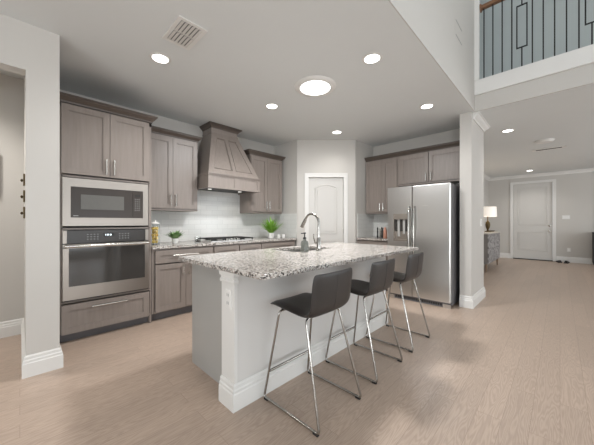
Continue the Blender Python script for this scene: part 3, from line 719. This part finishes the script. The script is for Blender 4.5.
# small things on the short counter
for (y, x, h_, lab) in ((2.47, 4.72, 0.20, 'black pepper mill on the short counter, the one nearer the pantry'), (2.395, 4.74, 0.205, 'black pepper mill on the short counter, the one nearer the refrigerator')):
    t = MB().lathe([(0.016, 0), (0.018, 0.01), (0.012, h_*.35), (0.015, h_*.6), (0.009, h_*.7), (0.014, h_*.8), (0.012, h_*.93), (0, h_)], n=18).build('pepper_mill', 'black', None, True, (x, y, 0.9145)); tag(t, lab, 'pepper mill', 'mills on the short counter')
t = MB().lathe([(0.035, 0), (0.037, 0.004), (0.037, 0.175), (0.034, 0.18), (0, 0.18)], n=24).build('canister', 'nickel', None, True, (4.80, 2.435, 0.9145)); tag(t, 'silver canister behind the black mills on the short counter', 'canister')
t = MB().lathe([(0.03, 0), (0.036, 0.01), (0.034, 0.13), (0.02, 0.17), (0.016, 0.2), (0, 0.2)], n=24).build('bottle', 'pink', None, True, (4.66, 2.29, 0.9145)); tag(t, 'pinkish copper bottle on the short counter next to the refrigerator', 'bottle')

# ------------------------------------------------------------------ island
IX0, IX1 = 0.957, 3.05; IYF, IYB = 1.492, 1.645
isl = thing('kitchen_island', 'kitchen island with pale walls, grey end panel and stepped white base moulding', 'kitchen island', (IX0, IYF, 0))
def L(mb): return mb
ox, oy = IX0, IYF
MB().box(0.022, IX1-ox, 0, 0.153, 0, 0.881).build('knee_wall', 'islandwall', isl)
MB().box(0.0, 0.0215, -0.003, 0.155, 0, 0.881).build('end_board', 'white', isl)
# base moulding round pilasters and wall
mb = MB(); wI = IX1-ox
for p_, q_, e0, e1 in (((0, 0.168), (0, 0), 0, 1), ((0, 0), (0, 0), 0, 0)):
    pass
def runs(mb, segs, prof, z=0):
    for p_, q_, e0, e1 in segs: run(mb, p_, q_, prof, e0, e1, z)
segs = [((wI, 0), (0, 0), 1, 1), ((0, 0), (0, 0.157), 1, 0), ((wI, 0.153), (wI, 0), 0, 1)]
runs(mb, segs, BBP); mb.build('base_moulding', 'white', isl)
CAP = [(0, 0), (0.012, 0), (0.014, 0.012), (0.012, 0.022), (0.006, 0.026), (0.006, 0.040), (0.018, 0.046), (0.020, 0.075), (0, 0.075)]
mb = MB(); runs(mb, [((0.0225, -0.003), (0, -0.003), 0, 1), ((0, -0.003), (0, 0.155), 1, 0)], CAP, 0.806); mb.build('cap_moulding', 'white', isl)
MB().box(1.035-ox, IX1-ox-0.02, 0.1685, 0.775, 0.0, 0.881).build('cabinet_block', 'endpanel', isl)
mb = MB()
xs = [1.035-ox+0.01, 1.70-ox, 2.36-ox, IX1-ox-0.03]
for a, b_ in zip(xs, xs[1:]):   # doors on the working side, turned away from the photograph
    m2 = (a+b_)/2
    for u0, u1 in ((a+.004, m2-.002), (m2+.002, b_-.004)): mb.box(u0, u1, 0.7755, 0.795, 0.11, 0.68).box(u0, u1, 0.7755, 0.795, 0.70, 0.86)
mb.build('cabinet_fronts', 'cab', isl)
o = MB().box(-0.005, -0.0002, 0.030, 0.105, 0.635, 0.76, 0.0015).build('outlet_plate', 'ceramic', isl)
for z in (0.652, 0.705):
    k_ = MB().box(-0.0065, -0.0051, 0.050, 0.085, z, z+0.040).build('socket', 'white', o)
    for y in (0.057, 0.073): MB().box(-0.0075, -0.0066, y, y+0.005, z+0.012, z+0.03).build('slot', 'ink', o)
# granite top with a cut-out for the sink
CX0, CX1, CY0, CY1 = 0.925, 3.215, 1.165, 2.305
SX0, SX1, SY0, SY1 = 1.86, 2.47, 1.83, 2.22
def rrect(x0, x1, y0, y1, r, n=5):
    pts = []
    for cx, cy, a0 in ((x1-r, y1-r, 0), (x0+r, y1-r, 90), (x0+r, y0+r, 180), (x1-r, y0+r, 270)):
        for k in range(n+1):
            a = math.radians(a0+90*k/n); pts.append((cx+r*math.cos(a), cy+r*math.sin(a)))
    return pts
def ring_slab(outer, inner, z0, z1):
    mb = MB(); bm = mb.bm
    lv = {}
    for z in (z0, z1):
        O = [bm.verts.new((x, y, z)) for x, y in outer]; I = [bm.verts.new((x, y, z)) for x, y in inner]
        n = len(outer)
        for i in range(n): bm.faces.new((O[i], O[(i+1) % n], I[(i+1) % n], I[i]))
        lv[z] = (O, I)
    for j in (0, 1):
        A, B = lv[z0][j], lv[z1][j]
        for i in range(len(A)): bm.faces.new((A[i], A[(i+1) % len(A)], B[(i+1) % len(A)], B[i]))
    return mb
ct = ring_slab(rrect(CX0, CX1, CY0, CY1, 0.025), rrect(SX0, SX1, SY0, SY1, 0.05), 0.882, 0.914).build('island_countertop', 'granite')
bv = ct.modifiers.new('edge', 'BEVEL'); bv.width = 0.004; bv.segments = 2; bv.limit_method = 'ANGLE'
tag(ct, 'long speckled granite island countertop with the sink cut into it', 'countertop')
# sink bowl below the cut-out, cut into the cabinet block top
sk = ring_slab(rrect(SX0-0.005, SX1+0.005, SY0-0.005, SY1+0.005, 0.05), rrect(SX0+0.0, SX1-0.0, SY0+0.0, SY1-0.0, 0.05), 0.70, 0.8815)
sk.box(SX0, SX1, SY0, SY1, 0.695, 0.70)
sk = sk.build('sink', 'basin'); tag(sk, 'undermount steel sink set into the island countertop', 'sink')
# open the cabinet block for the bowl
cb = bpy.data.objects['cabinet_block']; bpy.data.meshes.remove(cb.data)
x0, x1, y0, y1 = 1.035-ox, IX1-ox-0.02, 0.1685, 0.775
a0, a1, b0, b1 = SX0-0.007-ox, SX1+0.007-ox, SY0-0.007-oy, SY1+0.007-oy
MB().box(x0, x1, y0, y1, 0, 0.69).box(x0, a0, y0, y1, 0.69, 0.881).box(a1, x1, y0, y1, 0.69, 0.881).box(a0, a1, y0, b0, 0.69, 0.881).box(a0, a1, b1, y1, 0.69, 0.881).build('cabinet_block', 'endpanel', isl)

# faucet
FXp, FYp = 2.13, 1.765
fa = thing('faucet', 'chrome gooseneck pull-down faucet standing behind the island sink', 'faucet', (FXp, FYp, 0.9145))
MB().lathe([(0.03, 0), (0.03, 0.008), (0.022, 0.014), (0.02, 0.12), (0.016, 0.13), (0.0135, 0.135), (0, 0.135)], n=20).build('base', 'chrome', fa, True)
pts = [(0, 0, 0.12), (0, 0, 0.28)] + [(0, 0.095-0.095*math.cos(a), 0.28+0.095*math.sin(a)) for a in [PI*k/14 for k in range(1, 13)]]
MB().tube(pts, 0.0125, 14).build('spout', 'chrome', fa, True)
e = Vector(pts[-1]); d_ = (Vector(pts[-1])-Vector(pts[-2])).normalized()
MB().tube([e, e+d_*0.02, e+d_*0.07, e+d_*0.10], [0.014, 0.017, 0.019, 0.021], 14).build('spray_head', 'chrome', fa, True)
MB().tube([(-0.02, 0, 0.075), (-0.055, 0.0, 0.08), (-0.075, 0.0, 0.13), (-0.08, 0, 0.17)], [0.01, 0.009, 0.007, 0.006], 10).build('lever', 'chrome', fa, True)
# soap bottle
so = thing('soap_dispenser', 'smoky glass soap dispenser with a dark pump, left of the faucet', 'soap dispenser', (1.925, 1.772, 0.9145))
MB().lathe([(0.034, 0), (0.038, 0.004), (0.038, 0.085), (0.03, 0.105), (0.014, 0.115), (0.013, 0.125), (0.0, 0.125)], n=24).build('bottle', 'smoke', so, True)
MB().lathe([(0.016, 0.1255), (0.016, 0.14), (0.006, 0.145), (0.006, 0.175), (0.013, 0.178), (0.013, 0.188), (0, 0.19)], n=16).tube([(0, 0, 0.182), (-0.03, 0.02, 0.18)], 0.005, 8).build('pump', 'black', so, True)

# ------------------------------------------------------------------ bar stools
def bar_stool():
    t = thing('bar_stool', 'x', 'bar stool', (0, 0, 0), 0, 'grey leather bar stools along the island')
    # seat shell: curved section (y, z) from the front lip up the back; local y=0 at rear foot line
    cen = [(0.485, 0.628), (0.46, 0.640), (0.40, 0.640), (0.30, 0.632), (0.22, 0.624), (0.16, 0.622), (0.115, 0.634), (0.088, 0.660), (0.074, 0.70), (0.064, 0.76), (0.056, 0.82), (0.050, 0.87), (0.047, 0.896)]
    hw_ = [0.182, 0.188, 0.192, 0.196, 0.198, 0.201, 0.204, 0.206, 0.208, 0.210, 0.210, 0.208, 0.196]
    th_ = [0.012, 0.018, 0.022, 0.022, 0.021, 0.020, 0.019, 0.018, 0.017, 0.016, 0.015, 0.013, 0.008]
    nx = 10; mb = MB(); bm = mb.bm; top, bot = [], []
    for i, (y, z) in enumerate(cen):
        a = Vector(cen[max(i-1, 0)]); b_ = Vector(cen[min(i+1, len(cen)-1)]); d = (b_-a).normalized(); n = Vector((d.y, -d.x))
        if n.y < 0 and i < 7: n = -n
        if i >= 7 and n.x < 0: n = -n
        f = min(1, max(0, (z-0.63)/0.12)) if i > 5 else 0
        rt, rb = [], []
        for k in range(nx+1):
            u = -1+2*k/nx; bow = 0.014*u*u*f; dish = 0.008*u*u*(1-f)
            for arr, s in ((rt, 1), (rb, -1)):
                e = math.sqrt(max(0.0, 1-abs(u)**8))*0.75+0.25
                arr.append(bm.verts.new((u*hw_[i], y+n.x*s*th_[i]*e+bow, z+n.y*s*th_[i]*e+dish)))
        top.append(rt); bot.append(rb)
    m = len(cen)
    for i in range(m-1):
        for k in range(nx):
            bm.faces.new((top[i][k], top[i][k+1], top[i+1][k+1], top[i+1][k])); bm.faces.new((bot[i][k], bot[i+1][k], bot[i+1][k+1], bot[i][k+1]))
        bm.faces.new((top[i][0], top[i+1][0], bot[i+1][0], bot[i][0])); bm.faces.new((top[i][nx], bot[i][nx], bot[i+1][nx], top[i+1][nx]))
    for k in range(nx):
        bm.faces.new((top[0][k], bot[0][k], bot[0][k+1], top[0][k+1])); bm.faces.new((top[-1][k], top[-1][k+1], bot[-1][k+1], bot[-1][k]))
    sh = mb.build('seat_shell', 'leather', t, False)
    for p_ in sh.data.polygons: p_.use_smooth = True
    sb = sh.modifiers.new('soft', 'SUBSURF'); sb.levels = 1; sb.render_levels = 2
    for s in (-1, 1):
        pts = []
        for i in range(1, m): pts.append(top[i] if False else None)
    ms = MB()
    pts = [(0, y+(-0.0 if z < 0.64 else -0.0), z) for y, z in cen]
    # centre seam on the outside of the back
    ms.tube([(0.0, cen[i][0]-th_[i]-0.0005, cen[i][1]) for i in range(7, 12)], 0.0016, 6)
    ms.build('seam', 'seam', t)
    # one chromed sled frame per side
    for s in (-1, 1):
        fw, tw = 0.222*s, 0.168*s; zt = 0.606
        pts = [(tw*0.2, 0.31, zt), (tw, 0.345, zt), (tw, 0.395, zt), (fw, 0.492, 0.012), (fw, 0.0, 0.012), (tw, 0.155, zt-0.004), (tw*0.2, 0.185, zt)]
        pts = [(tw*0.15, 0.385, zt), (tw, 0.395, zt), (fw, 0.492, 0.012), (fw, 0.004, 0.012), (tw, 0.155, zt), (tw*0.15, 0.165, zt)]
        MB().tube(fillet(pts, 0.03, 6), 0.0078, 12).build('side_frame', 'chrome', t, True)
        for y in (0.03, 0.466):
            MB().box(fw-0.010, fw+0.010, y-0.018, y+0.018, 0.0, 0.014, 0.003).build('floor_glide', 'rubber', t)
    k = 0.19/0.606; xx = 0.222+(0.168-0.222)*k; yy = 0.492+(0.395-0.492)*k
    MB().tube([(-xx+.006, yy, 0.19), (xx-.006, yy, 0.19)], 0.009, 12).build('footrest', 'chrome', t, True)
    MB().box(-0.15, 0.15, 0.14, 0.40, 0.6145, 0.6165).build('seat_support', 'black', t)
    return t
st = bar_stool()
info = [(1.388, 0.957, 'grey-brown leather bar stool nearest the camera, at the outlet end of the island'),
        (2.068, 0.962, 'middle grey-brown leather bar stool of the three at the island'),
        (2.750, 0.962, 'grey-brown leather bar stool nearest the refrigerator')]
for i, (x, y, lab) in enumerate(info):
    o = st if i == 0 else copy_thing(st)
    o.location = (x, y, 0); o['label'] = lab
st.rotation_euler = (0, 0, 0)

# ------------------------------------------------------------------ ceiling fixtures
def downlight(x, y, lab, grp, power=50, z=CH):
    t = thing('recessed_downlight', lab, 'ceiling light', (x, y, z-0.001), 0, grp)
    MB().lathe([(0.070, -0.0005), (0.070, -0.006), (0.088, -0.004), (0.095, -0.0005)], n=32).build('trim_ring', 'white', t, True)
    MB().lathe([(0.069, -0.0006), (0.069, -0.005), (0, -0.0055)], n=32).build('lens', 'lens', t, True)
    l = bpy.data.lights.new('downlight_lamp', 'SPOT'); l.energy = power; l.spot_size = math.radians(140); l.spot_blend = 0.8; l.shadow_soft_size = 0.15; l.color = (1, 0.97, 0.93)
    o = bpy.data.objects.new('downlight_lamp', l); C.objects.link(o); o.location = (0, 0, -0.012); o.parent = t
    return t
G = 'recessed downlights in the kitchen ceiling'
downlight(0.925, 2.70, 'recessed ceiling downlight closest to the tall oven cabinet', G, 62)
downlight(2.32, 1.27, 'recessed ceiling downlight over the middle bar stool, near the ceiling edge', G, 30)
downlight(2.34, 2.745, 'recessed ceiling downlight in front of the range hood', G)
downlight(3.78, 1.27, 'recessed ceiling downlight closest to the refrigerator', G, 34)
downlight(3.79, 2.738, 'recessed ceiling downlight in front of the pantry door', G, 22)
G2 = 'recessed downlights in the hall ceiling'
downlight(5.74, 0.63, 'recessed hall downlight beside the white column', G2, 58)
downlight(10.6, 0.65, 'recessed hall downlight in front of the far white door', G2, 58)
t = thing('tubular_skylight', 'large round glowing skylight disc in the middle of the kitchen ceiling', 'skylight', (2.35, 2.0, CH-0.001))
MB().lathe([(0.170, -0.0005), (0.170, -0.020), (0.186, -0.024), (0.225, -0.014), (0.238, -0.0005)], n=48).build('trim_ring', 'white', t, True)
MB().lathe([(0.169, -0.0006), (0.169, -0.014), (0.12, -0.020), (0, -0.024)], n=48).build('diffuser', 'tube', t, True)
l = bpy.data.lights.new('skylight_glow', 'AREA'); l.shape = 'DISK'; l.size = 0.33; l.energy = 58; l.color = (0.98, 0.99, 1)
o = bpy.data.objects.new('skylight_glow', l); C.objects.link(o); o.location = (0, 0, -0.029); o.parent = t
downlight(-0.75, 3.62, 'recessed downlight in the hallway ceiling beyond the left opening', 'recessed downlight of the left hallway', 170)  # unseen lamp added to brighten the left hallway wall
# ceiling register
t = thing('air_vent', 'white rectangular air register on the kitchen ceiling above the downlight by the oven', 'vent', (0.944, 2.21, CH-0.001))
MB().box(-0.115, 0.115, -0.175, -0.145, -0.008, -0.0005).box(-0.115, 0.115, 0.145, 0.175, -0.008, -0.0005).box(-0.115, -0.085, -0.145, 0.145, -0.008, -0.0005).box(0.085, 0.115, -0.145, 0.145, -0.008, -0.0005).box(-0.085, 0.085, -0.006, 0.006, -0.008, -0.0005).build('frame', 'white', t)
MB().box(-0.085, 0.085, -0.145, 0.145, -0.0012, -0.0006).build('duct_opening', 'kick', t)
for j in range(2):
    for k in range(6):
        x = -0.071+k*0.0285; y0 = -0.143+j*0.151
        MB().hexa([(x-0.013, y0, -0.012), (x-0.011, y0, -0.012), (x-0.011, y0+0.135, -0.012), (x-0.013, y0+0.135, -0.012), (x+0.010, y0, -0.006), (x+0.012, y0, -0.006), (x+0.012, y0+0.135, -0.006), (x+0.010, y0+0.135, -0.006)]).build('louvre', 'white', t)
t = thing('air_vent', 'narrow slotted air register on the hall ceiling behind the smoke detector', 'vent', (7.74, 0.17, CH-0.001))
MB().box(-0.11, 0.11, -0.26, 0.26, -0.007, -0.0005).build('frame', 'white', t)
MB().box(-0.03, 0.03, -0.2, 0.2, -0.009, -0.0072).build('slot', 'darkgap', t)
t = MB().lathe([(0.14, 0), (0.14, -0.012), (0.12, -0.02), (0.11, -0.035), (0, -0.04)], n=32).build('smoke_detector', 'white', None, True, (6.92, 0.21, CH-0.001)); tag(t, 'round white smoke detector on the hall ceiling', 'smoke detector')
# return-air grille on the upper wall
t = thing('wall_grille', 'white air grille high on the wall above the kitchen ceiling edge', 'vent', (3.6, 0.8575, 3.43))
MB().box(-0.17, 0.17, -0.006, 0, -0.12, 0.12).build('frame', 'wall', t)
MB().box(-0.13, 0.13, -0.0085, -0.0062, 0.080, 0.088).box(-0.13, 0.13, -0.0085, -0.0062, -0.088, -0.080).build('slots', 'ink', t)

# ------------------------------------------------------------------ loft railing
rl = thing('loft_railing', 'black metal baluster railing with brown wooden handrail at the loft edge', 'railing', (4.50, 0.80, 3.1705))
MB().box(-0.032, 0.032, -4.9, 0.0, 1.00, 1.05, 0.008).build('handrail', 'rail', rl)
MB().lathe([(0.055, 0.0), (0.055, -0.012), (0.045, -0.018), (0, -0.018)], (0, 0, 1.025), 20, 'y').build('rosette', 'rail', rl, True)
for k in range(47):
    y = 0.757-0.80-0.1015*k
    mb = MB(); r = 0.0065
    if (k-4) % 6 == 0:
        b0_, b1_ = 0.285, 0.825
        mb.box(-r, r, y-r, y+r, 0, b0_).box(-r, r, y-r, y+r, b1_, 1.0).box(-r, r, y-0.05, y+0.05, b0_-r, b0_+r).box(-r, r, y-0.05, y+0.05, b1_-r, b1_+r).box(-r, r, y-0.05-r, y-0.05+r, b0_-r, b1_+r).box(-r, r, y+0.05-r, y+0.05+r, b0_-r, b1_+r)
    else: mb.box(-r, r, y-r, y+r, 0, 1.0)
    mb.build('baluster', 'black', rl)

# ------------------------------------------------------------------ hall things
M['console'] = mat('grey_console_paint', srgb(120, 114, 110), 0.5, vary=0.06)
co = thing('console_cabinet', 'grey zigzag-patterned console cabinet on short wooden legs against the hall wall', 'cabinet', (7.75, 1.22, 0))
MB().box(0, 1.72, 0.012, 0.50, 0.20, 0.915).build('body', 'console', co)
for k in range(4): MB().box(0.01+k*0.427, 0.43+k*0.427, -0.004, 0.0115, 0.215, 0.905).build('door', 'zigzag', co)
MB().box(-0.015, 1.735, -0.012, 0.51, 0.9155, 0.94, 0.003).build('top', 'topwood', co)
for x in (0.06, 1.66):
    for y in (0.05, 0.46): MB().lathe([(0.014, 0), (0.028, 0.199), (0, 0.1995)], (x, y, 0), 12).build('leg', 'legwood', co, True)
la = thing('table_lamp', 'bronze table lamp with a glowing cream drum shade on the hall console', 'lamp', (9.02, 1.43, 0.9405))
MB().lathe([(0.075, 0), (0.075, 0.02), (0.03, 0.03), (0.02, 0.06), (0.045, 0.12), (0.06, 0.20), (0.05, 0.26), (0.02, 0.30), (0.012, 0.33), (0.012, 0.46), (0, 0.46)], n=24).build('base', 'bronze', la, True)
mb = MB(); R0, R1 = 0.205, 0.195; prof = [(R0, 0.42), (R1, 0.69), (R1-0.004, 0.69), (R0-0.004, 0.42), (R0, 0.42)]
rings = []
for r_, z_ in prof[:-1]: rings.append([mb.bm.verts.new((r_*math.cos(2*PI*k/32), r_*math.sin(2*PI*k/32), z_)) for k in range(32)])
for i in range(4):
    a, b_ = rings[i], rings[(i+1) % 4]
    for k in range(32): mb.bm.faces.new((a[k], a[(k+1) % 32], b_[(k+1) % 32], b_[k]))
mb.build('lamp_shade', 'shade', la, True)
MB().box(-0.195, 0.195, -0.004, 0.004, 0.45, 0.456).build('shade_bracket', 'bronze', la)
l = bpy.data.lights.new('lamp_bulb', 'POINT'); l.energy = 5; l.color = (1, 0.8, 0.6); l.shadow_soft_size = 0.04
o = bpy.data.objects.new('lamp_bulb', l); C.objects.link(o); o.location = (0, 0, 0.56); o.parent = la
t = MB().lathe([(0.06, 0), (0.09, 0.02), (0.1, 0.035), (0.096, 0.035), (0.06, 0.01), (0, 0.01)], n=24).build('dish', 'bronze', None, True, (9.32, 1.40, 0.9405)); tag(t, 'small dark dish on the console beside the table lamp', 'dish')
# pair of dark shoes by the front door
def shoe(x, y, rz, lab):
    t = thing('shoe', lab, 'shoe', (x, y, 0), rz, 'dark shoes by the front door')
    MB().prism([(-0.14, 0), (0.15, 0), (0.16, 0.012), (0.15, 0.02), (-0.14, 0.022)], 'y', -0.045, 0.045).build('sole', 'rubber', t)
    mb = MB(); secs = [(-0.135, .03, .075), (-0.09, .036, .08), (-0.03, .036, .072), (0.03, .038, .06), (0.09, .043, .045), (0.135, .034, .035), (0.15, .012, .026)]
    R = []
    for x_, w_, h_ in secs: R.append([mb.bm.verts.new((x_, w_*math.cos(PI*k/8), 0.022+(h_-0.022)*math.sin(PI*k/8)**0.7)) for k in range(9)])
    for a, b_ in zip(R, R[1:]):
        for k in range(8): mb.bm.faces.new((a[k], a[k+1], b_[k+1], b_[k]))
        mb.bm.faces.new((a[0], b_[0], b_[8], a[8]))
    mb.bm.faces.new(R[0]); mb.bm.faces.new(R[-1][::-1])
    mb.build('upper', 'shoe', t, True)
shoe(11.34, 0.02, 0.2, 'dark shoe on the hall floor, the one closer to the far white door')
shoe(11.30, -0.14, -0.15, 'dark shoe on the hall floor, the one farther from the white door')
# light switch and outlet on the far wall, switch on the column, outlet
def plate(name, lab, cat, loc, rz, w, h, toggles):
    t = thing(name, lab, cat, loc, rz)
    MB().box(-w/2, w/2, -0.006, -0.0005, -h/2, h/2, 0.002).build('plate', 'white', t)
    for k in range(toggles):
        x = (k-(toggles-1)/2)*0.046; MB().box(x-0.015, x+0.015, -0.010, -0.0062, -0.032, 0.032).build('rocker', 'ceramic', t)
plate('light_switch', 'triple white light switch right of the far hall door', 'light switch', (11.5, -0.13, 1.36), RZ, 0.17, 0.115, 3)
plate('wall_outlet', 'white wall outlet low on the far hall wall', 'outlet', (11.5, -0.19, 0.38), RZ, 0.075, 0.115, 1)
plate('light_switch', 'white light switch on the right side of the white column', 'light switch', (5.02, 0.885, 1.20), 0, 0.12, 0.115, 2)
# dark cabinet just showing at the right end of the hall
t = thing('dark_cabinet', 'black cabinet at the right edge of the picture beyond the hall wall corner', 'cabinet', (11.0, -0.66, 0), 0)
MB().box(0, 0.45, -0.9, 0, 0.06, 0.90, 0.004).build('body', 'black', t)
MB().box(-0.01, 0.46, -0.91, 0.01, 0.9005, 0.925, 0.003).build('top', 'black', t)
for x in (0.04, 0.41):
    for y in (-0.86, -0.04): MB().box(x-0.02, x+0.02, y-0.02, y+0.02, 0, 0.0595).build('leg', 'black', t)
for k in range(2): MB().box(-0.012, -0.0005, -0.88+0.44*k, -0.45+0.44*k, 0.08, 0.88).build('door', 'black', t)
# hallway left: picture on the far wall and three small wall ornaments
t = thing('picture', 'grey framed picture on the hallway wall at the left edge', 'picture', (-0.355, 4.1695, 1.69))
MB().box(-0.21, 0.21, -0.02, -0.0005, -0.225, 0.225).build('frame', 'bronze', t)
MB().box(-0.19, 0.19, -0.0215, -0.0202, -0.205, 0.205).build('print', 'picture', t)
for z, lab in ((1.565, 'highest of three small dark wall ornaments inside the left opening'), (1.425, 'middle one of three small dark wall ornaments inside the left opening'), (1.285, 'lowest of three small dark wall ornaments inside the left opening')):
    t = thing('wall_ornament', lab, 'wall decoration', (0.0315, 3.30, z), 0, 'small ornaments on the hallway wall')
    MB().box(-0.012, -0.0005, -0.04, 0.04, -0.05, 0.05, 0.003).build('plaque', 'bronze', t)
    MB().lathe([(0.006, -0.012), (0.012, -0.016), (0.014, -0.022), (0.006, -0.028), (0, -0.029)], (0, 0, -0.005), 12, 'x').build('knob', 'bronze', t, True)
